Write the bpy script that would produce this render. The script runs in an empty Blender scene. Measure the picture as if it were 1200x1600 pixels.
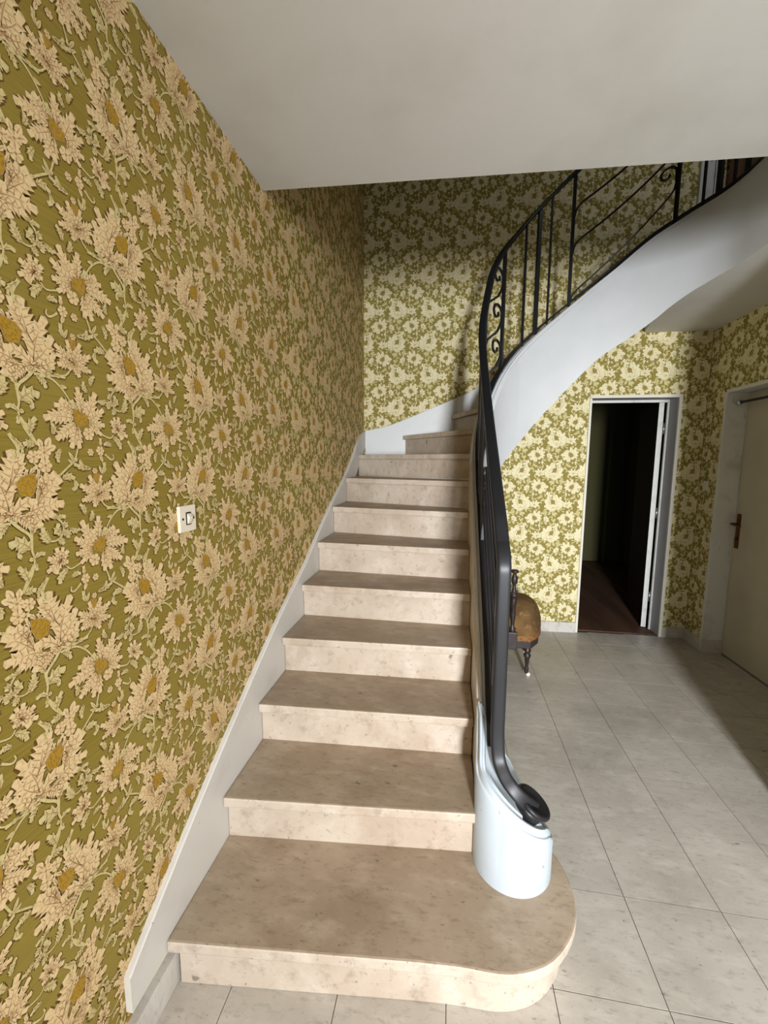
import bpy, bmesh, math, random
import numpy as np
from mathutils import Vector, Matrix

# ---------------------------------------------------------------- camera, world, lights, exposure
scene = bpy.context.scene
COL = scene.collection
F_PX, PITCH, YAW, ROLL = 640.25, 0.1226, 0.1576, 0.0050
CAM = Vector((0.7544, 0.0, 1.4774))
_f = Vector((-math.sin(YAW) * math.cos(PITCH), math.cos(YAW) * math.cos(PITCH), -math.sin(PITCH)))
_r = Vector((math.cos(YAW), math.sin(YAW), 0))
_u = _r.cross(_f)
_r2 = _r * math.cos(ROLL) + _u * math.sin(ROLL)
_u2 = -_r * math.sin(ROLL) + _u * math.cos(ROLL)
cam_d = bpy.data.cameras.new('camera')
cam_d.sensor_fit = 'VERTICAL'
cam_d.sensor_height = 24.0
cam_d.lens = 24.0 * F_PX / 1600.0
cam_d.clip_start = 0.02
cam = bpy.data.objects.new('camera', cam_d)
COL.objects.link(cam)
cam.matrix_world = Matrix(((_r2.x, _u2.x, -_f.x, CAM.x), (_r2.y, _u2.y, -_f.y, CAM.y), (_r2.z, _u2.z, -_f.z, CAM.z), (0, 0, 0, 1)))
scene.camera = cam

world = bpy.data.worlds.new('world')
scene.world = world
world.use_nodes = True
world.node_tree.nodes['Background'].inputs[0].default_value = (0.75, 0.87, 1.0, 1)
world.node_tree.nodes['Background'].inputs[1].default_value = 1.1


def area_light(name, loc, target, sx, sy, power, color, spread=180):
    d = bpy.data.lights.new(name, 'AREA')
    d.shape = 'RECTANGLE'
    d.size, d.size_y, d.energy, d.color = sx, sy, power, color
    d.spread = math.radians(spread)
    o = bpy.data.objects.new(name, d)
    COL.objects.link(o)
    o.location = loc
    o.rotation_euler = (Vector(target) - Vector(loc)).to_track_quat('-Z', 'Y').to_euler()
    return o


# daylight through the open entrance door behind the camera
area_light('entrance_daylight', (1.44, -2.45, 1.52), (2.2, 3.6, .55), 0.36, 0.9, 78.0, (0.93, 0.96, 1.0), 88)
# added light that brightens the upper landing; no window stands there
area_light('landing_fill_light', (2.72, 2.45, 4.15), (2.3, 3.65, 3.4), 0.5, 0.7, 4.5, (0.9, 0.95, 1.0))
# added warm light for the left wall, from an invented lamp
_b = bpy.data.lights.new('added_warm_light', 'POINT')
_b.energy, _b.color, _b.shadow_soft_size = 4.2, (1.0, 0.70, 0.40), 0.05
bulb = bpy.data.objects.new('added_warm_light', _b)
COL.objects.link(bulb)
bulb.location = (0.42, -0.75, 1.85)

scene.view_settings.view_transform = 'Standard'
scene.view_settings.look = 'None'
scene.view_settings.gamma = 1.0
scene.view_settings.use_curve_mapping = False
scene.view_settings.exposure = 0.22

random.seed(7)
R = math.radians
# ---------------------------------------------------------------- helpers


def tag(o, label=None, cat=None, group=None, kind=None):
    if label:
        o['label'] = label
    if cat:
        o['category'] = cat
    if group:
        o['group'] = group
    if kind:
        o['kind'] = kind
    return o


def empty(name, loc=(0, 0, 0), rz=0.0):
    o = bpy.data.objects.new(name, None)
    o.empty_display_size = 0.1
    COL.objects.link(o)
    o.location = loc
    o.rotation_euler = (0, 0, rz)
    return o


def link(name, me, mat=None, parent=None):
    o = bpy.data.objects.new(name, me)
    COL.objects.link(o)
    if mat is not None:
        for m in (mat if isinstance(mat, (list, tuple)) else [mat]):
            me.materials.append(m)
    if parent is not None:
        o.parent = parent
    return o


class MB:
    """collects verts and faces; build() makes one mesh object"""

    def __init__(self):
        self.v, self.f, self.s, self.m = [], [], [], []

    def add(self, v, f, smooth=False, mi=0):
        b = len(self.v)
        self.v += [tuple(p) for p in v]
        self.f += [tuple(i + b for i in q) for q in f]
        self.s += [smooth] * len(f)
        self.m += [mi] * len(f)
        return self

    def box(self, x0, x1, y0, y1, z0, z1, mi=0):
        v = [(x, y, z) for z in (z0, z1) for x, y in ((x0, y0), (x1, y0), (x1, y1), (x0, y1))]
        return self.add(v, [(3, 2, 1, 0), (4, 5, 6, 7), (0, 1, 5, 4), (1, 2, 6, 5), (2, 3, 7, 6), (3, 0, 4, 7)], mi=mi)

    def prism(self, poly, z0, z1, mi=0):
        """extrude an xy polygon; z0/z1 numbers or functions of (x, y)"""
        a = sum(poly[i][0] * poly[(i + 1) % len(poly)][1] - poly[(i + 1) % len(poly)][0] * poly[i][1] for i in range(len(poly)))
        if a < 0:
            poly = poly[::-1]
        g = lambda z, p: z(*p) if callable(z) else z
        n = len(poly)
        v = [(p[0], p[1], g(z0, p)) for p in poly] + [(p[0], p[1], g(z1, p)) for p in poly]
        f = [tuple(range(n - 1, -1, -1)), tuple(range(n, 2 * n))]
        f += [(i, (i + 1) % n, n + (i + 1) % n, n + i) for i in range(n)]
        return self.add(v, f, mi=mi)

    def loft(self, rings, closed=True, caps=True, smooth=True, mi=0):
        n = len(rings[0])
        v = [p for r in rings for p in r]
        f = []
        for i in range(len(rings) - 1):
            for j in range(n if closed else n - 1):
                k = (j + 1) % n
                f.append((i * n + j, i * n + k, (i + 1) * n + k, (i + 1) * n + j))
        self.add(v, f, smooth, mi)
        if caps and closed:
            b = len(self.v) - len(v)
            self.f += [tuple(b + j for j in range(n - 1, -1, -1)), tuple(b + (len(rings) - 1) * n + j for j in range(n))]
            self.s += [False, False]
            self.m += [mi, mi]
        return self

    def lathe(self, prof, c=(0, 0, 0), n=16, mi=0):
        rings = [[(c[0] + r * math.cos(2 * math.pi * j / n), c[1] + r * math.sin(2 * math.pi * j / n), c[2] + z) for j in range(n)] for r, z in prof]
        return self.loft(rings, mi=mi)

    def tube(self, path, a, b=None, n=8, side=None, square=False, taper=None, mi=0, sides=None, pw=.9):
        """sweep an (a x b) section along path by parallel transport; a along side"""
        b = a if b is None else b
        P = [Vector(p) for p in path]
        T = [(P[min(i + 1, len(P) - 1)] - P[max(i - 1, 0)]).normalized() for i in range(len(P))]
        s = Vector(side) if side else (Vector((0, 0, 1)).cross(T[0]) if abs(T[0].z) < .95 else Vector((1, 0, 0)))
        s = (s - T[0] * s.dot(T[0])).normalized()
        if square:
            sec = [(-1, -1), (1, -1), (1, 1), (-1, 1)]
        else:
            sec = [(math.copysign(abs(math.cos(t)) ** pw, math.cos(t)), math.copysign(abs(math.sin(t)) ** pw, math.sin(t))) for t in (2 * math.pi * (j + .5) / n for j in range(n))]
        rings = []
        for i, p in enumerate(P):
            if i:
                s = Vector(sides[i]) if sides and sides[i] is not None else s
                s = (s - T[i] * s.dot(T[i])).normalized()
            u = T[i].cross(s)
            k = taper[i] if taper else 1.0
            rings.append([tuple(p + s * (x * a * k) + u * (y * b * k)) for x, y in sec])
        return self.loft(rings, smooth=not square, mi=mi)

    def build(self, name, mat, parent=None, bevel=0.0, seg=2, smooth_angle=None):
        me = bpy.data.meshes.new(name)
        me.from_pydata(self.v, [], self.f)
        me.polygons.foreach_set('use_smooth', self.s)
        me.polygons.foreach_set('material_index', self.m)
        if bevel > 0:
            bm = bmesh.new()
            bm.from_mesh(me)
            bmesh.ops.recalc_face_normals(bm, faces=bm.faces)
            ed = [e for e in bm.edges if len(e.link_faces) == 2 and e.calc_face_angle(0) > 0.6]
            bmesh.ops.bevel(bm, geom=ed, offset=bevel, segments=seg, profile=0.6, affect='EDGES', clamp_overlap=True)
            bm.to_mesh(me)
            bm.free()
        else:
            bm = bmesh.new()
            bm.from_mesh(me)
            bmesh.ops.recalc_face_normals(bm, faces=bm.faces)
            bm.to_mesh(me)
            bm.free()
        me.update()
        return link(name, me, mat, parent)


def interp(x, xs, ys):
    """monotone cubic through control points"""
    xs, ys = list(xs), list(ys)
    if x <= xs[0]:
        return ys[0] + (x - xs[0]) * (ys[1] - ys[0]) / (xs[1] - xs[0])
    if x >= xs[-1]:
        return ys[-1] + (x - xs[-1]) * (ys[-1] - ys[-2]) / (xs[-1] - xs[-2])
    d = [(ys[i + 1] - ys[i]) / (xs[i + 1] - xs[i]) for i in range(len(xs) - 1)]
    m = [d[0]] + [0 if d[i - 1] * d[i] <= 0 else 2 * d[i - 1] * d[i] / (d[i - 1] + d[i]) for i in range(1, len(d))] + [d[-1]]
    i = max(k for k in range(len(xs) - 1) if xs[k] <= x)
    h = xs[i + 1] - xs[i]
    t = (x - xs[i]) / h
    return (2 * t ** 3 - 3 * t * t + 1) * ys[i] + (t ** 3 - 2 * t * t + t) * h * m[i] + (-2 * t ** 3 + 3 * t * t) * ys[i + 1] + (t ** 3 - t * t) * h * m[i + 1]


def smooth_path(pts, n=6):
    """Catmull-Rom"""
    P = [Vector(p) for p in pts]
    out = []
    for i in range(len(P) - 1):
        a, b, c, d = P[max(i - 1, 0)], P[i], P[i + 1], P[min(i + 2, len(P) - 1)]
        for k in range(n):
            t = k / n
            out.append(.5 * ((2 * b) + (c - a) * t + (2 * a - 5 * b + 4 * c - d) * t * t + (3 * b - a - 3 * c + d) * t ** 3))
    out.append(P[-1])
    return out


# ---------------------------------------------------------------- materials


def srgb(r, g, b):
    f = lambda c: (c / 255 / 12.92) if c / 255 <= .04045 else ((c / 255 + .055) / 1.055) ** 2.4
    return (f(r), f(g), f(b), 1)


class Mat:
    def __init__(self, name, col, rough=.6, spec=.5, metal=0.0):
        self.m = bpy.data.materials.new(name)
        self.m.use_nodes = True
        self.t = self.m.node_tree
        self.b = self.t.nodes['Principled BSDF']
        self.b.inputs['Base Color'].default_value = col
        self.b.inputs['Roughness'].default_value = rough
        self.b.inputs['Specular IOR Level'].default_value = spec
        self.b.inputs['Metallic'].default_value = metal
        self.col = col
        self.last = None
        self.tc = None

    def n(self, kind, **kw):
        nd = self.t.nodes.new(kind)
        for k, v in kw.items():
            if k in nd.inputs:
                nd.inputs[k].default_value = v
            else:
                setattr(nd, k, v)
        return nd

    def coord(self):
        if not self.tc:
            g = self.n('ShaderNodeNewGeometry')
            self.tc = g.outputs['Position']
        return self.tc

    def noise(self, scale, detail=3, rough=.55, stretch=None, rot=True):
        nz = self.n('ShaderNodeTexNoise', Scale=scale, Detail=detail, Roughness=rough)
        if stretch:
            mp = self.n('ShaderNodeMapping')
            mp.inputs['Scale'].default_value = stretch
            if len(stretch) and stretch != (1, 1, 1):
                mp.inputs['Rotation'].default_value = (0, 0, R(25) if rot else 0)
            self.t.links.new(self.coord(), mp.inputs[0])
            self.t.links.new(mp.outputs[0], nz.inputs['Vector'])
        else:
            self.t.links.new(self.coord(), nz.inputs['Vector'])
        return nz.outputs['Fac']

    def mix(self, fac, col2, lo=.4, hi=.6, amt=1.0):
        """mix col2 over the current colour where fac runs lo..hi"""
        mr = self.n('ShaderNodeMapRange')
        mr.inputs['From Min'].default_value, mr.inputs['From Max'].default_value = lo, hi
        mr.inputs['To Min'].default_value, mr.inputs['To Max'].default_value = 0, amt
        self.t.links.new(fac, mr.inputs['Value'])
        mx = self.n('ShaderNodeMix', data_type='RGBA')
        self.t.links.new(mr.outputs[0], mx.inputs[0])
        if self.last is None:
            mx.inputs[6].default_value = self.col
        else:
            self.t.links.new(self.last, mx.inputs[6])
        mx.inputs[7].default_value = col2
        self.last = mx.outputs[2]
        self.t.links.new(self.last, self.b.inputs['Base Color'])
        return self

    def random_value(self, amt):
        oi = self.n('ShaderNodeObjectInfo')
        mr = self.n('ShaderNodeMapRange')
        mr.inputs['To Min'].default_value, mr.inputs['To Max'].default_value = 1 - amt, 1 + amt
        self.t.links.new(oi.outputs['Random'], mr.inputs['Value'])
        hs = self.n('ShaderNodeHueSaturation')
        self.t.links.new(mr.outputs[0], hs.inputs['Value'])
        if self.last is None:
            hs.inputs['Color'].default_value = self.col
        else:
            self.t.links.new(self.last, hs.inputs['Color'])
        self.last = hs.outputs[0]
        self.t.links.new(self.last, self.b.inputs['Base Color'])
        return self

    def bump(self, fac, strength=.2, dist=.002):
        bp = self.n('ShaderNodeBump')
        bp.inputs['Strength'].default_value = strength
        bp.inputs['Distance'].default_value = dist
        self.t.links.new(fac, bp.inputs['Height'])
        self.t.links.new(bp.outputs[0], self.b.inputs['Normal'])
        return self

    def rough(self, fac, r0, r1, lo=.3, hi=.7):
        mr = self.n('ShaderNodeMapRange')
        mr.inputs['From Min'].default_value, mr.inputs['From Max'].default_value = lo, hi
        mr.inputs['To Min'].default_value, mr.inputs['To Max'].default_value = r0, r1
        self.t.links.new(fac, mr.inputs['Value'])
        self.t.links.new(mr.outputs[0], self.b.inputs['Roughness'])
        return self


def mk_stone(name, base, dark, light, rnd=.05, rough=(.3, .5), speck=1.0):
    a = Mat(name, srgb(*base), .4, .4)
    a.mix(a.noise(2.3, 6, .62), srgb(*dark), .40, .66, .85)
    a.mix(a.noise(8.0, 6, .65, (1, 2.4, 1)), srgb(*light), .5, .72, .6)
    a.mix(a.noise(21.0, 6, .68, (1, 2.8, 1)), srgb(*[int(c * .86) for c in dark]), .53, .70, .6)
    a.mix(a.noise(55.0, 3, .6, (1, 2.2, 1)), srgb(96, 84, 72), .64, .72, .55 * speck)
    a.mix(a.noise(14.0, 2, .5, (1, 1.8, 1)), srgb(70, 60, 52), .735, .77, .6 * speck)
    if rnd:
        a.random_value(rnd)
    a.rough(a.noise(7.0, 3), *rough)
    a.bump(a.noise(90, 2), .08, .001)
    return a.m


M = {}
M['tile'] = mk_stone('floor_stone', (187, 180, 169), (164, 156, 145), (203, 197, 187), .04, (.24, .44))
M['grout'] = Mat('dark_joint', srgb(122, 114, 104), .9).m
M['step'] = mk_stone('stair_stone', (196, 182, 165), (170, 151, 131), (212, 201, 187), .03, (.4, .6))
M['tread'] = mk_stone('stair_stone_shaded_top', (168, 150, 128), (142, 122, 100), (184, 168, 148), .03, (.38, .58))  # stair stone made browner and darker: stain plus shade painted into tread tops
M['base'] = mk_stone('baseboard_stone', (204, 200, 192), (180, 172, 160), (220, 216, 210), 0, (.4, .6), .25)
a = Mat('white_gloss_paint', srgb(222, 224, 224), .42, .4)
a.mix(a.noise(6, 4), srgb(205, 202, 194), .5, .75, .5).mix(a.noise(60, 2), srgb(150, 140, 125), .73, .76, .6)
M['white'] = a.bump(a.noise(30, 3), .08, .001).m
a = Mat('white_string_paint', srgb(212, 208, 200), .5, .35)
a.mix(a.noise(5, 4), srgb(190, 182, 170), .5, .75, .5).mix(a.noise(45, 2), srgb(120, 108, 95), .74, .77, .7)
M['skirt'] = a.m
a = Mat('plaster_ceiling', srgb(214, 212, 207), .85, .2)
a.mix(a.noise(2.2, 5), srgb(200, 197, 190), .45, .7, .8)
M['plaster'] = a.bump(a.noise(14, 5), .15, .004).m
M['stringer'] = Mat('white_stringer_plaster', srgb(212, 214, 215), .55, .3)
M['stringer'] = M['stringer'].mix(M['stringer'].noise(3, 4), srgb(203, 205, 204), .45, .7, .7).m
a = Mat('newel_dimmed_blue_white', srgb(183, 192, 198), .5, .3)  # string's white made bluer and darker: weaker light painted into the newel
a.mix(a.noise(4, 4), srgb(172, 180, 185), .45, .7, .7)
M['newel'] = a.mix(a.noise(38, 2), srgb(130, 132, 132), .72, .76, .6).m
a = Mat('wallpaper_ground', srgb(142, 122, 50), .75, .2)
wv = a.noise(40, 3, .6, (.15, .15, 8), False)
a.mix(wv, srgb(124, 105, 40), .4, .62, .8).mix(a.noise(1.3, 2), srgb(154, 136, 68), .4, .7, .5)
M['paper'] = a.bump(wv, .15, .0006).m
a = Mat('wallpaper_cream', srgb(222, 195, 146), .7, .2)
M['cream'] = a.mix(a.noise(120, 2), srgb(200, 168, 120), .48, .68, .75).m
a = Mat('wallpaper_straw', srgb(206, 190, 134), .7, .2)
M['straw'] = a.mix(a.noise(140, 2), srgb(178, 160, 102), .48, .68, .7).m
a = Mat('wallpaper_ochre', srgb(172, 134, 34), .7, .2)
M['ochre'] = a.mix(a.noise(200, 2), srgb(142, 106, 20), .46, .6, .8).m
a = Mat('wallpaper_daylit_cream', srgb(238, 228, 188), .65, .25)  # same paper as the left wall, with the back wall's light painted in
M['cream_day'] = a.mix(a.noise(90, 2), srgb(222, 208, 160), .48, .68, .7).m
M['straw_day'] = Mat('wallpaper_daylit_straw', srgb(216, 204, 150), .7, .2).m
M['ochre_day'] = Mat('wallpaper_daylit_ochre', srgb(152, 134, 70), .7, .2).m
M['vein_day'] = Mat('wallpaper_daylit_vein', srgb(184, 164, 112), .8, .1).m
a = Mat('wallpaper_daylit_ground', srgb(152, 138, 74), .75, .2)
M['paper_day'] = a.mix(a.noise(40, 3, .6, (.15, .15, 8), False), srgb(138, 123, 60), .4, .62, .8).m
M['brown'] = Mat('wallpaper_brown_line', srgb(98, 74, 34), .8, .1).m
M['vein'] = Mat('wallpaper_vein', srgb(170, 134, 92), .8, .1).m
a = Mat('black_iron', srgb(25, 25, 28), .42, .4)
M['iron'] = a.bump(a.noise(80, 2), .06, .001).m
a = Mat('dark_wood', srgb(44, 35, 33), .4, .4)
M['darkwood'] = a.mix(a.noise(30, 3), srgb(64, 50, 44), .45, .7, .7).m
a = Mat('worn_velvet', srgb(116, 90, 56), .9, .1)
a.mix(a.noise(9, 5), srgb(90, 68, 44), .4, .62, .8)
M['velvet'] = a.mix(a.noise(26, 4), srgb(150, 116, 76), .55, .7, .7).bump(a.noise(140, 2), .25, .002).m
a = Mat('frayed_cloth', srgb(140, 104, 68), .95, .05)
M['frayed'] = a.mix(a.noise(60, 4), srgb(128, 70, 34), .46, .6, .9).m
a = Mat('door_paint', srgb(196, 188, 166), .5, .35)
M['doorpaint'] = a.mix(a.noise(3, 4), srgb(182, 173, 150), .42, .7, .7).m
a = Mat('frame_paint', srgb(220, 220, 214), .5, .35)
a.mix(a.noise(8, 5), srgb(188, 184, 172), .5, .72, .7)
M['frame'] = a.mix(a.noise(22, 4, .6, (1, 1, .35)), srgb(120, 106, 88), .66, .76, .6).m
M['trim'] = Mat('cream_trim_paint', srgb(224, 220, 206), .5, .35).m
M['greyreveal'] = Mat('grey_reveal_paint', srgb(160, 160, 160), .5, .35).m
M['bronze'] = Mat('bronze', srgb(104, 68, 40), .4, .5, .7).m
M['chrome'] = Mat('brushed_chrome', srgb(200, 200, 200), .25, .5, 1.0).m
M['enamel'] = Mat('ivory_plastic', srgb(232, 222, 200), .35, .45).m
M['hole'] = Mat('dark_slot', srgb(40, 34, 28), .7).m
a = Mat('brown_wood', srgb(124, 80, 46), .45, .4)
M['wood'] = a.mix(a.noise(12, 4, .6, (1, 1, .08)), srgb(96, 58, 32), .42, .66, .8).m
a = Mat('old_floorboards', srgb(92, 66, 50), .6, .3)
M['boards'] = a.mix(a.noise(10, 4, .6, (1, .1, 1)), srgb(70, 48, 36), .4, .65, .8).random_value(.12).m
M['shadedoor'] = Mat('shaded_door_face', srgb(52, 44, 36), .6, .3).m  # dark colour paints in the shade on the open leaf's faces
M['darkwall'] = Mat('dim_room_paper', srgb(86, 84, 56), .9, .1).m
M['lampglass'] = Mat('lamp_shade_cloth', srgb(230, 205, 160), .8, .1).m
M['brass'] = Mat('aged_brass', srgb(150, 118, 60), .35, .5, .9).m

# ---------------------------------------------------------------- dimensions of the place
RISE = .17
NST = 17
CEIL = 2.537          # hall ceiling
SOFF = 2.50           # underside of the landing
LAND = NST * RISE     # 2.89 upper floor
TOPZ = 5.3
YB = lambda x: 3.585 + .04 * x          # back wall plane
SLABY = lambda x: 1.669 + .055 * x      # free edge of the hall ceiling
XR = 2.76             # right wall of the alcove
XP = 2.17             # nearer right wall of the hall
YF = -2.0             # wall with the entrance door
DX0, DX1, DZ = 1.875, 2.565, 2.01       # doorway in the back wall
RY0, RY1, RZ = 2.56, 3.45, 2.0          # recessed door in the right wall

# ---------------------------------------------------------------- floor: stone tiles 0.30 m in a bed
TS = .2996
TX0, TY0 = 1.3789, 2.2484
fl = MB().prism([(-.15, YF - .2), (XR + .3, YF - .2), (XR + .3, YB(XR) + .03), (0, YB(0) + .03), (-.15, YB(0) + .03)], -.12, -.004)
floor = tag(fl.build('floor', M['grout']), kind='structure')
tile_me = {}


def tile(x0, x1, y0, y1):
    k = (round(x1 - x0, 3), round(y1 - y0, 3))
    if k not in tile_me:
        o = MB().box(0, k[0], 0, k[1], -.02, 0).build('floor_tile', M['tile'], floor)
        tile_me[k] = o.data
    else:
        o = bpy.data.objects.new('floor_tile', tile_me[k])
        COL.objects.link(o)
        o.parent = floor
    o.location = (x0, y0, random.uniform(-.0003, 0))


G = .0014
for i in range(-6, 7):
    for j in range(-15, 7):
        x0, x1 = max(TX0 + i * TS, .001), min(TX0 + (i + 1) * TS, XR + .14)
        y0, y1 = max(TY0 + j * TS, YF), TY0 + (j + 1) * TS
        y1 = min(y1, YB(.5 * (x0 + x1)) + .012)
        if y0 > 3.45 or x0 > 2.77:
            x1 = min(x1, XR)
        if x1 - x0 < .02 or y1 - y0 < .02:
            continue
        if x1 <= .95 and y0 > 1.25:          # under the solid flight
            continue
        if x0 > XP and y1 < 1.6:
            continue
        tile(x0 + G, x1 - G, y0 + G, y1 - G)

# ---------------------------------------------------------------- walls and ceilings


def wall(name, mb, mat='paper'):
    return tag(mb.build(name, M[mat]), kind='structure')


wall_left = wall('wall_left', MB().box(-.15, 0, YF - .15, 3.9, -.1, TOPZ))


def skew_box(mb, x0, x1, z0, z1, d0=0, d1=.17):
    mb.prism([(x0, YB(x0) + d0), (x1, YB(x1) + d0), (x1, YB(x1) + d1), (x0, YB(x0) + d1)], z0, z1)
    return mb


bw = MB()
skew_box(bw, 0, DX0, -.1, TOPZ)
skew_box(bw, DX0, DX1, DZ, TOPZ)
skew_box(bw, DX1, 3.7, -.1, TOPZ)
wall_back = wall('wall_back', bw, 'paper_day')
YC = YB(XR)
rw = MB()
rw.box(XR, XR + .3, RY1, YC + .05, -.1, SOFF)
rw.box(XR, XR + .3, RY0, RY1, RZ, SOFF)
rw.box(XR, XR + .3, 1.55, RY0, -.1, SOFF)
rw.box(XR, XR + .3, 1.4, YC + .05, SOFF, TOPZ)
wall_right = wall('wall_right', rw, 'paper_day')
wall_partition = wall('wall_partition', MB().box(XP, XR + .3, YF - .15, 1.67, -.1, CEIL - .002), 'plaster')
wf = MB()
wf.box(-.15, .97, YF - .15, YF, -.1, LAND)
wf.box(1.87, XP, YF - .15, YF, -.1, LAND)
wf.box(.97, 1.87, YF - .15, YF, 2.3, LAND)
wall_front = wall('wall_front', wf, 'plaster')
tag(MB().prism([(-.05, YF - .05), (XR + .3, YF - .05), (XR + .3, SLABY(XR)), (-.05, SLABY(-.05))], CEIL, LAND - .02).build('ceiling', M['plaster'], None, .004, 1), kind='structure')
# landing slab on the right of the well, with its flat soffit
tag(MB().prism([(2.205, SLABY(2.3)), (XR, SLABY(XR)), (XR, YC), (2.25, YB(2.25))] + [(1.585 - .62 * math.cos(s_ / .615), 2.5 + .62 * math.sin(s_ / .615)) for s_ in (1.5, 1.6, 1.7, 1.8, 1.9)] + [(2.205, 2.4)], SOFF, LAND - .02).build('ceiling_landing', M['plaster']), kind='structure')
tag(MB().prism([(0, YF), (XR, YF), (XR, YC), (2.32, YB(2.32)), (2.30, 2.75), (2.30, 1.9), (2.3, SLABY(2.3)), (0, SLABY(0))], LAND - .02, LAND).build('floor_landing', M['boards']), kind='structure')
tag(MB().box(-.15, 3.9, -2.2, 3.9, TOPZ, TOPZ + .1).build('ceiling_upper', M['plaster']), kind='structure')
tag(MB().box(-.15, XR + .3, -2.2, -2.0, LAND, TOPZ).build('wall_upper', M['plaster']), kind='structure')
tag(MB().box(XR + .28, XR + .4, -2.2, 1.4, LAND, TOPZ).build('wall_upper_side', M['plaster']), kind='structure')

# the unlit room beyond the doorway
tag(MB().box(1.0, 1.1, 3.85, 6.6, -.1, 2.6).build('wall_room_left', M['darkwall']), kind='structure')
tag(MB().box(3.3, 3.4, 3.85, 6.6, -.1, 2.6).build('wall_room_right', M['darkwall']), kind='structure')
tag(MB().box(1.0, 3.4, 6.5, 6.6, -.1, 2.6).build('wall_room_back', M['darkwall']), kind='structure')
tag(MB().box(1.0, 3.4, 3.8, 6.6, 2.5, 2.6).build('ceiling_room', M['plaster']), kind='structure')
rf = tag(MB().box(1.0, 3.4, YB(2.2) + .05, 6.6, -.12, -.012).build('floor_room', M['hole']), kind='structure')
pb = None
for i in range(20):
    if pb is None:
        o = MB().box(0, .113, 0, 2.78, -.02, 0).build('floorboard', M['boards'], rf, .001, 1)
        pb = o.data
    else:
        o = bpy.data.objects.new('floorboard', pb)
        COL.objects.link(o)
        o.parent = rf
    o.location = (1.1 + i * .115, YB(2.2) + .052, .001)

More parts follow.
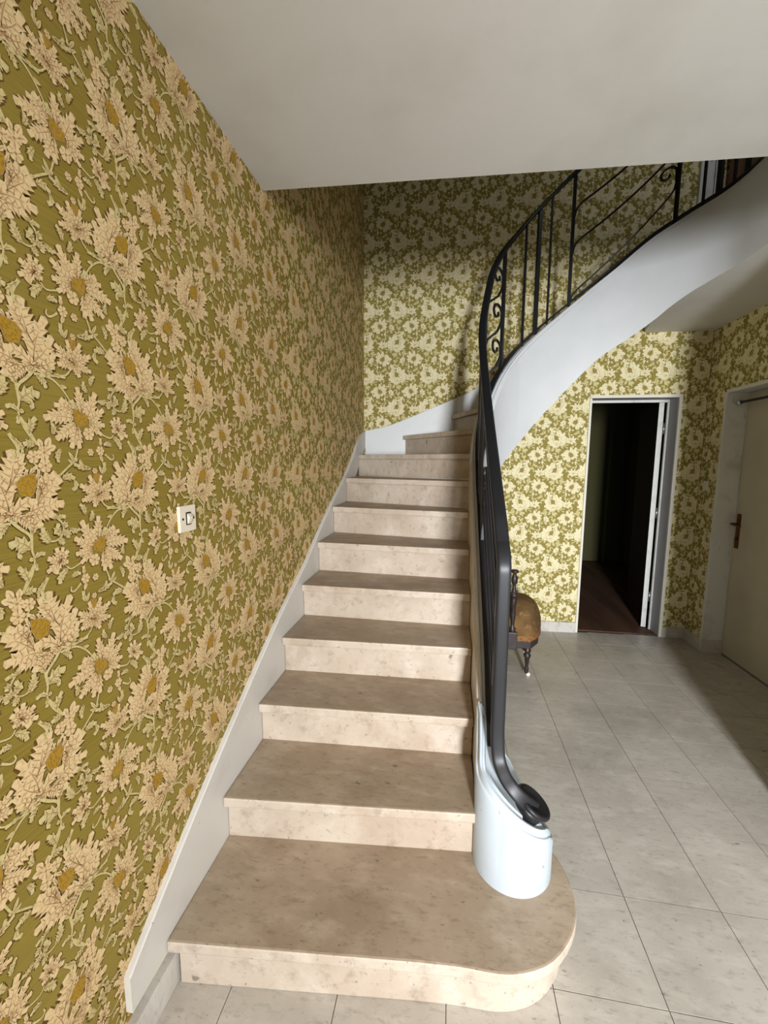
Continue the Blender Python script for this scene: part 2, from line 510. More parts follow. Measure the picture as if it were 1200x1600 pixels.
# ---------------------------------------------------------------- wallpaper print
BLK = [('S',2,3.4,1.3,34.8,-52.7,30.0,-62.9,17.4,-76.6,5.4,-87.6,0.6,-99.6,1.7,-119.9,-1.4,-136.5,6.2,-164.8,26.1,-194.1),
       ('S',2,2.6,1.6,33.7,-64.7,48.0,-64.4,69.4,-68.7,89.2,-85.4,101.5,-103.2),
       ('S',2,2.6,1.3,48.2,-62.7,72.9,-61.2,98.0,-55.0,110.5,-40.1),
       ('S',2,1.8,2.1,110.9,-198.0,101.7,-222.1,88.4,-233.2,65.7,-252.7,53.7,-272.9),
       ('S',2,1.8,1.3,173.8,-166.0,195.1,-172.5,205.4,-163.9),
       ('S',2,2.1,3.1,2.0,-61.5,-0.5,-79.6,0.6,-99.6),
       ('L',2,3,12.1,3.7,-116.1,21.6,-101.4,40.9,-104.3),
       ('L',2,2,5.8,12.0,-118.3,24.0,-117.5,22.0,-131.5),
       ('L',2,3,8.4,0.6,-87.5,-6.4,-73.6,-4.8,-59.3),
       ('L',2,2,5.2,-1.4,-136.5,-11.4,-127.5,-22.5,-132.3),
       ('L',2,2,4.7,-1.3,-142.7,-2.7,-150.5,-4.1,-158.3),
       ('L',2,1,4.2,0.7,-134.1,4.9,-135.3,9.0,-136.5),
       ('L',2,3,7.9,13.5,-174.4,18.7,-157.4,29.8,-143.6),
       ('L',2,3,7.9,23.6,-193.7,12.3,-191.5,0.9,-194.0),
       ('L',2,3,9.4,55.9,-66.3,60.9,-51.2,77.4,-43.5),
       ('L',2,3,6.8,37.4,-66.4,48.7,-73.8,54.2,-88.7),
       ('L',2,2,4.7,70.2,-60.0,83.7,-59.4,97.6,-58.9),
       ('L',2,1,3.7,82.6,-78.0,90.5,-78.8,98.6,-79.6),
       ('L',2,2,5.8,33.3,-55.7,25.7,-61.5,22.3,-51.8),
       ('L',2,1,5.2,39.5,-44.8,42.5,-53.7,40.5,-60.4),
       ('L',1,5,20.4,37.4,-13.9,22.4,26.4,20.1,65.7),
       ('L',1,3,8.9,31.0,-1.5,10.6,31.7,2.4,59.2),
       ('L',1,5,16.2,34.6,-42.6,44.2,0.5,67.2,44.6),
       ('L',1,4,13.6,31.8,-45.1,56.5,-21.2,75.2,14.4),
       ('L',1,4,10.5,32.6,-49.2,61.6,-41.9,77.4,-14.9),
       ('L',1,3,8.9,28.8,-49.9,49.3,-51.7,58.9,-35.6),
       ('L',1,4,15.7,-15.2,-36.6,-42.7,-9.1,-68.5,12.1),
       ('L',1,4,12.6,-18.8,-27.8,-37.3,2.8,-59.6,22.8),
       ('L',1,4,10.5,-21.3,-19.7,-31.4,3.7,-41.6,22.0),
       ('L',1,3,6.3,-21.4,-10.4,-25.1,1.6,-28.8,13.4),
       ('L',1,5,16.2,-2.5,-47.3,-36.0,-39.0,-71.5,-40.0),
       ('L',1,4,11.5,3.8,-55.2,-25.9,-54.7,-48.0,-61.7),
       ('L',1,4,12.6,8.6,-55.1,-9.2,-62.5,-20.6,-79.8),
       ('L',1,4,10.0,18.3,-54.9,5.7,-66.4,-2.2,-79.9),
       ('L',1,3,11.5,32.3,-52.8,5.6,-30.7,-21.7,-34.6),
       ('L',1,3,8.9,28.8,-49.9,17.5,-56.9,6.5,-63.8),
       ('L',1,2,4.7,-7.3,19.7,-15.7,29.8,-22.5,33.6),
       ('L',1,2,4.2,1.6,17.4,-1.2,23.7,-4.0,30.0),
       ('L',1,2,4.2,-18.4,9.1,-23.4,20.3,-25.0,30.0),
       ('O',-16.2,19.3,-7.3,19.2,8.4,14.7,17.6,4.4,14.8,-4.6,10.6,-14.9,-4.4,-19.8,-12.2,-11.6,-17.2,1.2),
       ('F',1,6,13.6,-38.3,60.3),
       ('F',1,6,12.3,-17.3,52.2),
       ('F',1,6,13.6,-38.5,36.2),
       ('L',1,1,7.1,-43.7,71.4,-48.3,80.5,-52.8,89.6),
       ('L',1,1,6.3,-33.6,70.8,-31.7,78.4,-29.9,86.0),
       ('L',1,1,6.8,-46.8,66.6,-55.1,69.9,-63.2,73.1),
       ('S',2,1.8,1.0,-24.5,34.4,-17.4,40.8,-18.8,48.2),
       ('S',2,2.1,3.1,-25.5,77.5,-19.1,88.9,-9.7,106.5,-0.4,122.1),
       ('L',1,3,7.1,116.0,-24.6,110.8,-4.5,105.7,15.4),
       ('L',1,4,8.9,117.5,-25.2,126.8,-4.9,136.4,15.7),
       ('L',1,4,9.4,120.4,-26.4,140.1,-15.2,160.6,-3.6),
       ('L',1,4,8.4,121.7,-29.6,139.9,-33.2,158.8,-37.0),
       ('L',1,3,8.4,119.9,-31.6,124.3,-42.7,128.8,-53.9),
       ('L',1,3,6.3,117.0,-30.5,111.8,-36.5,106.7,-42.6),
       ('L',1,4,9.4,112.5,-28.7,96.7,-33.1,81.4,-37.4),
       ('L',1,4,8.9,111.3,-25.5,94.8,-12.4,78.8,0.1),
       ('L',1,3,6.8,112.9,-24.8,96.1,-21.6,79.8,-18.4),
       ('O',110.0,17.3,124.5,15.6,125.5,7.1,119.7,-1.7,115.1,-2.1,111.1,9.5),
       ('F',1,6,6.6,120.6,23.7),
       ('L',2,2,5.8,99.1,17.6,95.2,30.8,95.7,42.3),
       ('L',2,1,3.7,100.4,15.9,105.0,25.5,109.7,35.2),
       ('L',2,3,6.3,133.7,30.3,151.5,32.5,170.4,39.2),
       ('L',2,2,4.2,144.6,28.2,150.3,37.4,156.1,46.8),
       ('L',2,1,3.7,141.6,30.5,135.9,29.5,130.4,28.6),
       ('L',1,4,12.1,138.9,-135.1,151.3,-106.4,163.9,-77.1),
       ('L',1,4,10.5,126.9,-123.5,123.8,-97.8,120.7,-72.6),
       ('L',1,4,10.5,143.5,-138.9,163.0,-125.2,183.2,-111.1),
       ('L',1,4,9.4,143.1,-143.0,162.9,-144.3,183.6,-145.6),
       ('L',1,3,7.9,142.9,-145.7,158.0,-156.4,173.7,-167.5),
       ('L',1,4,9.4,107.7,-127.7,86.8,-117.7,66.2,-115.7),
       ('L',1,3,8.9,105.2,-121.0,92.6,-111.2,80.3,-101.7),
       ('L',1,5,13.6,106.6,-138.3,72.6,-137.2,42.9,-143.5),
       ('L',1,5,12.1,108.8,-147.8,86.2,-165.3,64.5,-182.1),
       ('L',1,4,11.0,112.8,-155.5,104.5,-177.1,96.3,-198.6),
       ('L',1,3,8.9,114.5,-153.6,114.7,-176.2,114.9,-199.0),
       ('L',2,2,6.8,115.8,-123.5,109.9,-112.3,104.1,-101.2),
       ('L',1,3,8.9,125.2,-125.4,132.0,-113.2,138.8,-100.9),
       ('O',110.0,-119.2,137.7,-130.2,137.2,-145.7,124.4,-150.4,116.0,-154.4,109.7,-138.5),
       ('F',1,6,13.6,139.2,-166.9),
       ('F',1,6,10.5,165.2,-201.1),
       ('F',1,6,7.9,140.6,-204.8),
       ('L',1,2,4.7,167.9,-191.2,167.8,-182.3,167.8,-173.3),
       ('S',2,2.4,1.3,177.0,-208.3,192.6,-220.1,200.5,-216.8,198.6,-208.7),
       ('L',1,1,4.2,164.3,-210.2,167.2,-217.8,170.0,-225.5),
       ('L',1,3,7.9,217.9,-153.1,220.3,-137.9,222.7,-122.8),
       ('L',1,3,8.4,217.9,-153.1,230.4,-146.5,243.1,-139.8),
       ('L',1,3,7.9,217.9,-153.1,232.1,-159.9,246.7,-166.9),
       ('L',1,2,7.3,217.9,-153.1,223.8,-163.7,229.8,-174.5),
       ('L',1,3,7.3,217.9,-153.1,209.1,-154.9,200.3,-156.8),
       ('L',1,3,7.9,217.9,-153.1,208.3,-143.1,198.8,-133.3),
       ('L',1,3,6.8,216.2,-150.7,212.6,-137.4,209.0,-124.3),
       ('L',2,3,7.9,202.9,-170.3,218.2,-182.0,221.7,-197.1),
       ('S',2,3.7,1.6,245.9,-176.1,258.5,-198.4,257.0,-215.5,246.2,-218.0),
       ('L',2,3,4.7,249.6,-181.1,263.7,-196.1,266.2,-208.8),
       ('L',2,2,4.2,253.6,-205.7,254.3,-217.4,244.3,-216.9),
       ('S',2,1.8,1.6,-50.4,-64.9,-59.4,-73.6,-63.6,-84.7,-60.0,-99.2,-47.5,-109.0,-33.4,-108.0,-25.7,-97.1),
       ('L',2,4,8.9,-34.7,-109.6,-24.1,-96.8,-22.7,-78.6),
       ('L',2,3,7.9,-59.9,-98.1,-50.8,-89.8,-55.6,-75.7),
       ('L',2,3,7.9,-60.3,-82.1,-67.2,-81.5,-70.8,-87.2),
       ('L',2,4,8.9,-60.6,-95.4,-70.6,-99.6,-71.1,-109.4),
       ('L',2,3,6.8,-52.4,-106.0,-57.3,-112.8,-62.1,-119.6),
       ('L',2,2,5.2,-54.9,-89.7,-49.0,-93.1,-42.6,-92.2),
       ('L',2,3,6.8,-49.6,-67.6,-48.6,-62.5,-47.5,-57.4),
       ('L',2,2,5.2,-52.8,-68.2,-61.4,-63.5,-70.7,-67.2),
       ('L',2,1,3.7,100.0,-223.8,94.3,-214.0,88.7,-204.3),
       ('L',2,1,3.1,98.0,-228.2,91.5,-224.1,85.1,-220.0),
       ('L',2,1,3.1,101.5,-224.8,104.6,-221.1,107.8,-217.4),
       ('L',2,3,7.9,72.4,-258.7,84.9,-253.8,99.6,-260.4),
       ('L',2,2,5.8,95.0,-260.1,99.9,-274.9,88.3,-281.0),
       ('L',2,2,3.7,68.8,-250.7,64.4,-251.7,60.0,-252.8)]
PER = .268


def fill_gaps(n_try=2500):
    """small sprigs where the repeat (mirrored on alternate rows) leaves bare ground"""
    rnd = random.Random(11)
    pts = []
    for e in BLK:
        if e[0] == 'L':
            for t in (0, .25, .5, .75, 1):
                pts.append(((1 - t) ** 2 * e[4] + 2 * t * (1 - t) * (2 * e[6] - .5 * (e[4] + e[8])) + t * t * e[8], (1 - t) ** 2 * e[5] + 2 * t * (1 - t) * (2 * e[7] - .5 * (e[5] + e[9])) + t * t * e[9], e[3] * .7))
        elif e[0] == 'F':
            pts.append((e[4], e[5], e[3]))
        else:
            k0 = 1 if e[0] == 'O' else 4
            pts += [(e[i], e[i + 1], 4) for i in range(k0, len(e), 2)]
    P_ = PER * 1000
    allp = []
    for x, z, r in pts:
        for i in (-2, -1, 0, 1, 2):
            for j in (-2, -1, 0, 1, 2):
                allp.append(((x if j % 2 == 0 else -x) + i * P_, z + j * P_, r))
    A = np.array(allp)
    out = []
    for _ in range(n_try):
        x, z = rnd.uniform(0, P_), rnd.uniform(-P_ / 2, P_ / 2)
        d = np.hypot(A[:, 0] - x, A[:, 1] - z) - A[:, 2]
        if d.min() > 12:
            a_ = rnd.uniform(0, 6.283)
            L_ = rnd.uniform(10, 14)
            c_, s_ = math.cos(a_), math.sin(a_)
            out.append(('L', 2, 3, 6.0, x - c_ * L_, z - s_ * L_, x - s_ * 5, z + c_ * 5, x + c_ * L_, z + s_ * L_))
            new = []
            for i in (-2, -1, 0, 1, 2):
                for j in (-2, -1, 0, 1, 2):
                    new.append(((x if j % 2 == 0 else -x) + i * P_, z + j * P_, 8))
            A = np.concatenate([A, np.array(new)])
    return out


BLK = BLK + fill_gaps()


def leaf_geo(e, lod, grow=0.0, off=(0, 0)):
    _, k, n, hw, bx, bz, mx, mz, tx, tz = e
    b, m, t = np.array((bx, bz)), np.array((mx, mz)), np.array((tx, tz))
    c = 2 * m - .5 * (b + t)
    ln = np.linalg.norm(t - b) + 1e-6
    if n >= 3:
        n += 1
        hw *= 1.22 if lod else 1.1
    ts = [0.0]
    kind = [0]
    if n == 1:
        for x in ((.18, .42, .7, .9) if lod else (.1, .25, .45, .65, .82, .93)):
            ts.append(x)
            kind.append(1)
    else:
        for i in range(n):
            if lod:
                ts += [(i + .55) / n * .96, (i + .98) / n * .96]
                kind += [1, 2]
            else:
                ts += [(i + .3) / n * .95, (i + .62) / n * .95, (i + .95) / n * .95]
                kind += [3, 1, 2]
        ts.pop()
        kind.pop()
    ts.append(1.0)
    kind.append(0)
    mid, le, ri = [], [], []
    for x, q in zip(ts, kind):
        p = (1 - x) ** 2 * b + 2 * x * (1 - x) * c + x * x * t
        d = 2 * (1 - x) * (c - b) + 2 * x * (t - c)
        d = d / (np.linalg.norm(d) + 1e-9)
        nn = np.array((-d[1], d[0]))
        W = hw * (math.sin(math.pi * min(1, .12 + .86 * x)) ** (.7 if lod else .85)) * (1.0 if n == 1 else 1.06)
        fwd = 0.0
        if q == 0:
            W = hw * .12 if x == 0 else 0.0
        elif q == 2:
            W *= .70 if lod else .55
        elif q == 3:
            W *= .70
            fwd = .0
        elif n > 1:
            fwd = .38 * ln / n
            W *= 1.0 if lod else 1.06
        W += grow
        p = p + np.array(off)
        mid.append(p + (d * grow if x == 1 else 0))
        le.append(p + nn * W + d * fwd)
        ri.append(p - nn * W + d * fwd)
    V = np.array(mid + le + ri)
    k_ = len(mid)
    T = []
    for i in range(k_ - 1):
        T += [(i, i + 1, k_ + i + 1), (i, k_ + i + 1, k_ + i), (i, 2 * k_ + i, 2 * k_ + i + 1), (i, 2 * k_ + i + 1, i + 1)]
    return V, T, mid


def strip_geo(P, w0, w1):
    P = [np.array(p, float) for p in P]
    L_, R_ = [], []
    for i, p in enumerate(P):
        d = P[min(i + 1, len(P) - 1)] - P[max(i - 1, 0)]
        d = d / (np.linalg.norm(d) + 1e-9)
        nn = np.array((-d[1], d[0]))
        w = w0 + (w1 - w0) * i / (len(P) - 1)
        L_.append(p + nn * w)
        R_.append(p - nn * w)
    k = len(P)
    T = []
    for i in range(k - 1):
        T += [(i, k + i, k + i + 1), (i, k + i + 1, i + 1)]
    return np.array(L_ + R_), T


def fan_geo(P):
    c = np.mean(np.array(P), axis=0)
    k = len(P)
    return np.array(list(P) + [c]), [(i, (i + 1) % k, k) for i in range(k)]


def make_block(lod):
    VV, TT, MM = [], [], []
    cnt = [0]

    def put(V, T, layer, mi):
        V3 = np.concatenate([V, np.full((len(V), 1), layer)], 1)
        VV.append(V3)
        TT.append(np.array(T) + cnt[0])
        MM.append(np.full(len(T), mi))
        cnt[0] += len(V)

    rnd = random.Random(3)
    for q, e in enumerate(BLK):
        lay = .35 + q * .004
        if e[0] == 'L':
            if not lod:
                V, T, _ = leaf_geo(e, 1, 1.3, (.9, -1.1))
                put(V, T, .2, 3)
            V, T, mid = leaf_geo(e, lod)
            put(V, T, lay, 0 if e[1] == 1 else 1)
            if lod and e[2] >= 3:
                V, T = strip_geo([mid[0], mid[len(mid) // 2], mid[-2]], 1.1, .4)
                put(V, T, 1.0, 4)
            if not lod:
                nm = max(2, int(len(mid) * .75))
                P = mid[:nm]
                V, T = strip_geo(P[::2] if len(P) > 3 else P, 1.0, .3)
                put(V, T, 1.0, 4)
                if e[2] >= 3:
                    k_ = len(mid)
                    full, _, _ = leaf_geo(e, 0)
                    for i in range(2, k_ - 2, 3):
                        for sd in (1, 2):
                            a_, b_ = mid[max(0, i - 1)], full[sd * k_ + i]
                            V, T = strip_geo([a_ + (b_ - a_) * .12, a_ + (b_ - a_) * .72], .75, .3)
                            put(V, T, 1.0, 4)
        elif e[0] == 'F':
            _, _, n, r, cx, cz = e
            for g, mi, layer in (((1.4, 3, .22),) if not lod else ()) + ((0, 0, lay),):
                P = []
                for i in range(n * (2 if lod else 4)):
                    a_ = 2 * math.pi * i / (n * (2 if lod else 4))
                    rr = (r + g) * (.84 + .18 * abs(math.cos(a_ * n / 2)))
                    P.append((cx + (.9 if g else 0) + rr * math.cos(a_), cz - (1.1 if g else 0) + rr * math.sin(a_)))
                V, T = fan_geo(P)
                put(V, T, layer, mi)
            V, T = fan_geo([(cx + r * .22 * math.cos(i * 1.047), cz + r * .22 * math.sin(i * 1.047)) for i in range(6)])
            put(V, T, 1.0, 4)
            if not lod:
                for i in range(n):
                    a_ = 2 * math.pi * (i + .5) / n
                    V, T = strip_geo([(cx + r * .35 * math.cos(a_), cz + r * .35 * math.sin(a_)), (cx + r * .85 * math.cos(a_), cz + r * .85 * math.sin(a_))], .4, .9)
                    put(V, T, 1.0, 4)
        elif e[0] == 'O':
            P = [(e[i], e[i + 1]) for i in range(1, len(e), 2)]
            V, T = fan_geo(P)
            c_ = V[-1]
            V2 = c_ + (V - c_) * 1.1
            put(V2, T, .95, 4)
            put(V, T, 1.05, 2)
            if not lod:
                w_ = max(p[0] for p in P) - min(p[0] for p in P)
                h_ = max(p[1] for p in P) - min(p[1] for p in P)
                for i in range(-2, 3):
                    V, T = strip_geo([(c_[0] + i * w_ * .14 + s_ * w_ * .06, c_[1] + s_ * h_ * .3) for s_ in (-1, 0, 1)], .35, .35)
                    put(V, T, 1.15, 4)
        else:
            P = [(e[i], e[i + 1]) for i in range(4, len(e), 2)]
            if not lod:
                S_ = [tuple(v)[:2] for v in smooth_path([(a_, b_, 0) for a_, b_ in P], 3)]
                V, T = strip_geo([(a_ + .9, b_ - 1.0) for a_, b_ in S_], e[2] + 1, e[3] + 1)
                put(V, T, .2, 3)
            else:
                S_ = P
            V, T = strip_geo(S_, e[2], e[3])
            put(V, T, lay, 1)
    return np.concatenate(VV), np.concatenate(TT), np.concatenate(MM)


BLOCKS = [make_block(0), make_block(1)]


def wall_print(name, parent, cells, bounds, holes, mapping, daylit=False):
    """cells: (u, z, mirrored, lod); clamp to bounds and push out of holes; mapping (u, z, layer mm) -> xyz"""
    VV, TT, MM = [], [], []
    c = 0
    for u, z, mir, lod in cells:
        V, T, m = BLOCKS[lod]
        V = V.copy()
        if mir:
            V[:, 0] *= -1
        V[:, :2] = V[:, :2] / 1000
        V[:, 0] += u
        V[:, 1] += z
        VV.append(V)
        TT.append((T[:, ::-1] if mir else T) + c)
        MM.append(m)
        c += len(V)
    V, T, m = np.concatenate(VV), np.concatenate(TT), np.concatenate(MM)
    u0, u1, z0, z1 = bounds
    out = (V[:, 0] < u0) | (V[:, 0] > u1) | (V[:, 1] < z0) | (V[:, 1] > z1)
    for hu0, hu1, hz0, hz1 in holes:
        ins = (V[:, 0] > hu0) & (V[:, 0] < hu1) & (V[:, 1] > hz0) & (V[:, 1] < hz1)
        out |= ins
        d = np.stack([V[:, 0] - hu0, hu1 - V[:, 0], hz1 - V[:, 1]], 1)
        w = np.argmin(d, 1)
        V[ins & (w == 0), 0] = hu0
        V[ins & (w == 1), 0] = hu1
        V[ins & (w == 2), 1] = hz1
    keep = ~(out[T].all(1))
    T, m = T[keep], m[keep]
    V[:, 0] = np.clip(V[:, 0], u0, u1)
    V[:, 1] = np.clip(V[:, 1], z0, z1)
    used, inv = np.unique(T, return_inverse=True)
    T = inv.reshape(-1, 3)
    X = mapping(V[used, 0], V[used, 1], V[used, 2] / 1000)
    me = bpy.data.meshes.new(name)
    me.vertices.add(len(X))
    me.vertices.foreach_set('co', X.ravel())
    me.loops.add(len(T) * 3)
    me.loops.foreach_set('vertex_index', T.ravel().astype(np.int32))
    me.polygons.add(len(T))
    me.polygons.foreach_set('loop_start', np.arange(0, len(T) * 3, 3, dtype=np.int32))
    me.polygons.foreach_set('loop_total', np.full(len(T), 3, dtype=np.int32))
    me.polygons.foreach_set('material_index', m.astype(np.int32))
    me.update(calc_edges=True)
    return tag(link(name, me, [M[k] for k in (('cream_day', 'straw_day', 'ochre_day', 'brown', 'vein_day') if daylit else ('cream', 'straw', 'ochre', 'brown', 'vein'))], parent), kind='stuff')


def cells(u_ref, z_ref, u0, u1, z0, z1, lodf, par=0):
    out = []
    for i in range(math.floor((u0 - u_ref) / PER) - 1, math.ceil((u1 - u_ref) / PER) + 2):
        for j in range(math.floor((z0 - z_ref) / PER) - 1, math.ceil((z1 - z_ref) / PER) + 2):
            u, z = u_ref + i * PER, z_ref + j * PER
            out.append((u, z, (j + par) % 2 == 1, lodf(u, z)))
    return out


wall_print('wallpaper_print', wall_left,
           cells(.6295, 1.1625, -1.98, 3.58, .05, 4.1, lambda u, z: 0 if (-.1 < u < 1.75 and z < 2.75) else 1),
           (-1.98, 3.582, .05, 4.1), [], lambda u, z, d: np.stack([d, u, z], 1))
wall_print('wallpaper_print', wall_back,
           cells(.287, 2.215 - 4 * PER, .0, 2.74, .05, 4.1, lambda u, z: 1),
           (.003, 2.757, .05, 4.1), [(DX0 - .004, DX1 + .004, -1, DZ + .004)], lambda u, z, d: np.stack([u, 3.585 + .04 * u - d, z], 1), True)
wall_print('wallpaper_print', wall_right,
           cells(3.52, 1.15, 1.6, 3.69, .05, 2.5, lambda u, z: 1),
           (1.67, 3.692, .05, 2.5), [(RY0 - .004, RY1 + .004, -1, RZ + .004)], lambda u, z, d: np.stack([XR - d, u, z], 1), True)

# ---------------------------------------------------------------- stair geometry
NL = {1: (.02, .864), 2: (.02, 1.162), 3: (.02, 1.437), 4: (.02, 1.685), 5: (.02, 1.943), 6: (.02, 2.207), 7: (.02, 2.520), 8: (.02, 2.862), 9: (.02, 3.27),
      10: (.343, YB(.343) - .015), 11: (.754, YB(.754) - .015), 12: (1.12, YB(1.12) - .015), 13: (1.42, YB(1.42) - .015), 14: (1.68, YB(1.68) - .015),
      15: (1.90, YB(1.9) - .015), 16: (2.10, YB(2.1) - .015), 17: (2.30, YB(2.3) - .015)}
XO, YCC, RW, TH = .97, 2.5, .615, .10     # well face of the string, start of its curve, radius, thickness


def plan(s, w):
    """point of the string: s along the well face, w away from the well"""
    if s <= 0:
        return (XO - w, YCC + s)
    if s <= math.pi * RW:
        t = s / RW
        return (XO + RW - (RW + w) * math.cos(t), YCC + (RW + w) * math.sin(t))
    return (XO + 2 * RW + w, YCC - (s - math.pi * RW))


ZS = [-1.26, -.35, -.114, .05, .2, .35, .55, .84, 1.14, 1.44, 1.66, 1.9, 3.2]
ZT = [.51, 1.19, 1.37, 1.55, 1.76, 1.97, 2.20, 2.47, 2.72, 2.905, 2.94, 2.94, 2.94]
BS = [0, .2, .38, .47, .59, .74, .87, 1.01, 1.13, 1.31, 1.45, 1.53, 1.66, 1.85, 2.2, 3.2]
BZ = [1.02, 1.22, 1.42, 1.51, 1.62, 1.78, 1.92, 2.07, 2.19, 2.30, 2.385, 2.435, 2.48, 2.5, 2.5, 2.5]


def ztop(s, w=.05):
    z = interp(s, ZS, ZT)
    y = YCC + s
    if y < 1.6:
        x = XO - w
        k = min(1, max(0, (1.58 - y) / .32))
        k = k * k * (3 - 2 * k)
        g = min(1, max(0, (.985 - x) / .075))
        g = 1 - (1 - g) * min(1, max(0, (1.5 - y) / .12))
        z = .51 - .55 * max(0, y - 1.19) * min(1, max(0, (x - .975) / .10)) + .747 * max(0, y - 1.24) * g - .632 * (x - .855) * k
    return z


def zbot(s):
    return 0.0 if s <= 0 else interp(s, BS, BZ)


# inner ends of the nosings: where the string top is 0.17 above them
NR = {1: (.86, .95), 2: (.868, 1.236), 3: (.868, 1.482), 4: (.868, 1.719), 5: (.868, 1.932), 6: (.868, 2.156), 7: (.868, 2.372)}
SR = {k: NR[k][1] - YCC for k in NR}
ss = -.12
for i in range(8, 18):
    while interp(ss, ZS, ZT) < i * RISE + (.17 if i < 16 else (.12 if i == 16 else .049)):
        ss += .002
    SR[i] = ss
    NR[i] = plan(ss, TH - .002)

stair = tag(empty('staircase', (.45, .9, 0)), 'beige stone winder staircase with white curved string and rounded bottom step', 'staircase')
INV = Matrix.Translation((-.45, -.9, 0))


def part(mb, name, mat, bevel=0.0, parent=None, seg=2):
    mb.v = [(x - .45, y - .9, z) for x, y, z in mb.v]
    return mb.build(name, mat, parent or stair, bevel, seg)


def off(p, q, d):
    """segment p-q moved d to its left normal (into the step)"""
    v = Vector((q[0] - p[0], q[1] - p[1])).normalized()
    n = Vector((-v.y, v.x))
    return (p[0] + n.x * d, p[1] + n.y * d), (q[0] + n.x * d, q[1] + n.y * d)


bull = smooth_path([(.70, .928, 0), (.815, .936, 0), (.944, .941, 0), (1.057, .988, 0), (1.138, 1.085, 0), (1.160, 1.19, 0), (1.135, 1.30, 0), (1.07, 1.375, 0), (1.0, 1.40, 0)], 4)
bull = [(p.x, p.y) for p in bull]
bullr = smooth_path([(.70, .960, 0), (.81, .968, 0), (.938, .975, 0), (1.038, 1.018, 0), (1.107, 1.10, 0), (1.126, 1.19, 0), (1.105, 1.285, 0), (1.05, 1.35, 0), (.99, 1.37, 0)], 4)
bullr = [(p.x, p.y) for p in bullr]
NOSE, TT_ = .03, .036
for i in range(1, NST):
    z = i * RISE
    L0, R0 = NL[i], NR[i]
    L1, R1 = NL[i + 1], NR[i + 1]
    Lb, Rb = off(L1, R1, .045)
    arc = []
    if SR[i + 1] > 0:
        s0, s1 = SR[i], SR[i + 1] + .03
        arc = [plan(max(s0, -.3) + (s1 - max(s0, -.3)) * k / 5, TH - .002) for k in range(1, 6)]
    else:
        arc = [Rb]
    if i == 1:
        poly = [L0] + bull + [(.9, 1.40), Rb, Lb]
    elif i == 9:
        poly = [L0, R0] + arc + [(Lb[0], YB(Lb[0]) - .012), (.02, YB(.02) - .012)]
    elif i > 9:
        Lb = (min(Lb[0], L1[0] + .04), YB(L1[0]) - .012)
        poly = [(L0[0], YB(L0[0]) - .012), R0] + arc + [Lb]
    elif i == 8:
        poly = [L0, R0] + arc + [(.02, Lb[1])]
    else:
        poly = [L0, R0] + arc + [(.02, Lb[1])]
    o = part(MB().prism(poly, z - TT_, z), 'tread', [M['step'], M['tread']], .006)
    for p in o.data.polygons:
        p.material_index = 1 if p.normal.z > .9 else 0  # only upward faces take the stone with the painted shade
for i in range(1, NST + 1):
    z = i * RISE
    a_, b_ = off(NL[i], NR[i], NOSE)
    c_, d_ = off(NL[i], NR[i], NOSE + .022)
    z1 = z - TT_ if i < NST else z - .02
    if i == 1:
        ins = [(.02 + .014, .893)] + bullr
        poly = ins + [(.99, 1.34), (.9, 1.2), (.7, 1.0), (.034, .93)]
        part(MB().prism(poly, 0, z1), 'riser', M['step'], .003)
        continue
    if i >= 10:
        v = Vector((b_[0] - a_[0], b_[1] - a_[1]))
        # stop at the back wall
        a_ = (a_[0], min(a_[1], YB(a_[0]) - .012))
        c_ = (c_[0], min(c_[1], YB(c_[0]) - .012))
    else:
        a_, c_ = (.02, a_[1]), (.02, c_[1])
    part(MB().prism([a_, b_, d_, c_], z - RISE - .001, z1), 'riser', M['step'], .0015, seg=1)

# sloping plaster underside of the winders (higher than the string's lower edge)
so = MB()
for i in range(8, NST):
    q4 = [NR[i], NL[i], NL[i + 1], NR[i + 1]]
    h = [i * RISE - .2, i * RISE - .2, (i + 1) * RISE - .2, (i + 1) * RISE - .2]
    pts = [(p[0], p[1], zz) for p, zz in zip(q4, h)]
    if i == 9:
        pts = [pts[0], pts[1], (.02, YB(0) - .01, i * RISE - .12), pts[2], pts[3]]
    lo = [(x, y, zz - .02) for x, y, zz in pts]
    n = len(pts)
    so.add(pts + lo, [tuple(range(n)), tuple(range(2 * n - 1, n - 1, -1))] + [(k, n + k, n + (k + 1) % n, (k + 1) % n) for k in range(n)])
part(so, 'soffit', M['plaster'])

# outer string: body with a moulded top, following the well
svals = [-1.085, -1.0, -.92, -.84, -.7, -.5, -.3, -.15] + [k * .05 for k in range(0, 46)] + [2.3, 2.45, 2.58]
HALF = [(0, -.034), (.003, -.028), (.008, -.026), (.009, -.012), (.013, -.004), (.020, -.004), (.023, -.012), (.029, -.012), (.031, 0)]
PROF = HALF + [(TH - w, dz) for w, dz in reversed(HALF)]


def string_rings(sv, solid):
    rings = []
    for s in sv:
        zb = 0.0 if solid else zbot(max(s, 1e-6))
        ring = []
        for w, dz in [(0, None)] + PROF + [(TH, None)]:
            x, y = plan(s, w)
            ring.append((x, y, zb + (0 if (w == 0 or solid) else .06) if dz is None else ztop(s, min(max(w, 0), TH)) + dz))
        rings.append(ring)
    return rings


st1 = MB().loft(string_rings([s for s in svals if s < 0] + [0.0], True), smooth=False)
o = part(st1, 'lower_string', [M['stringer'], M['step']])
for p in o.data.polygons:
    p.material_index = 1 if p.normal.x < -.8 else 0  # stair-side face takes the stone colour to paint in its shade
st2 = MB().loft(string_rings([s for s in svals if s >= 0], False), smooth=False)
o = part(st2, 'curved_string', M['stringer'])
for p in o.data.polygons:
    p.use_smooth = len(p.vertices) == 4
try:
    o.data.set_sharp_from_angle(angle=R(35))
except Exception:
    pass
part(MB().box(.003, .868, 2.46, 2.5, 0, 1.0), 'closing_panel', M['stringer'])

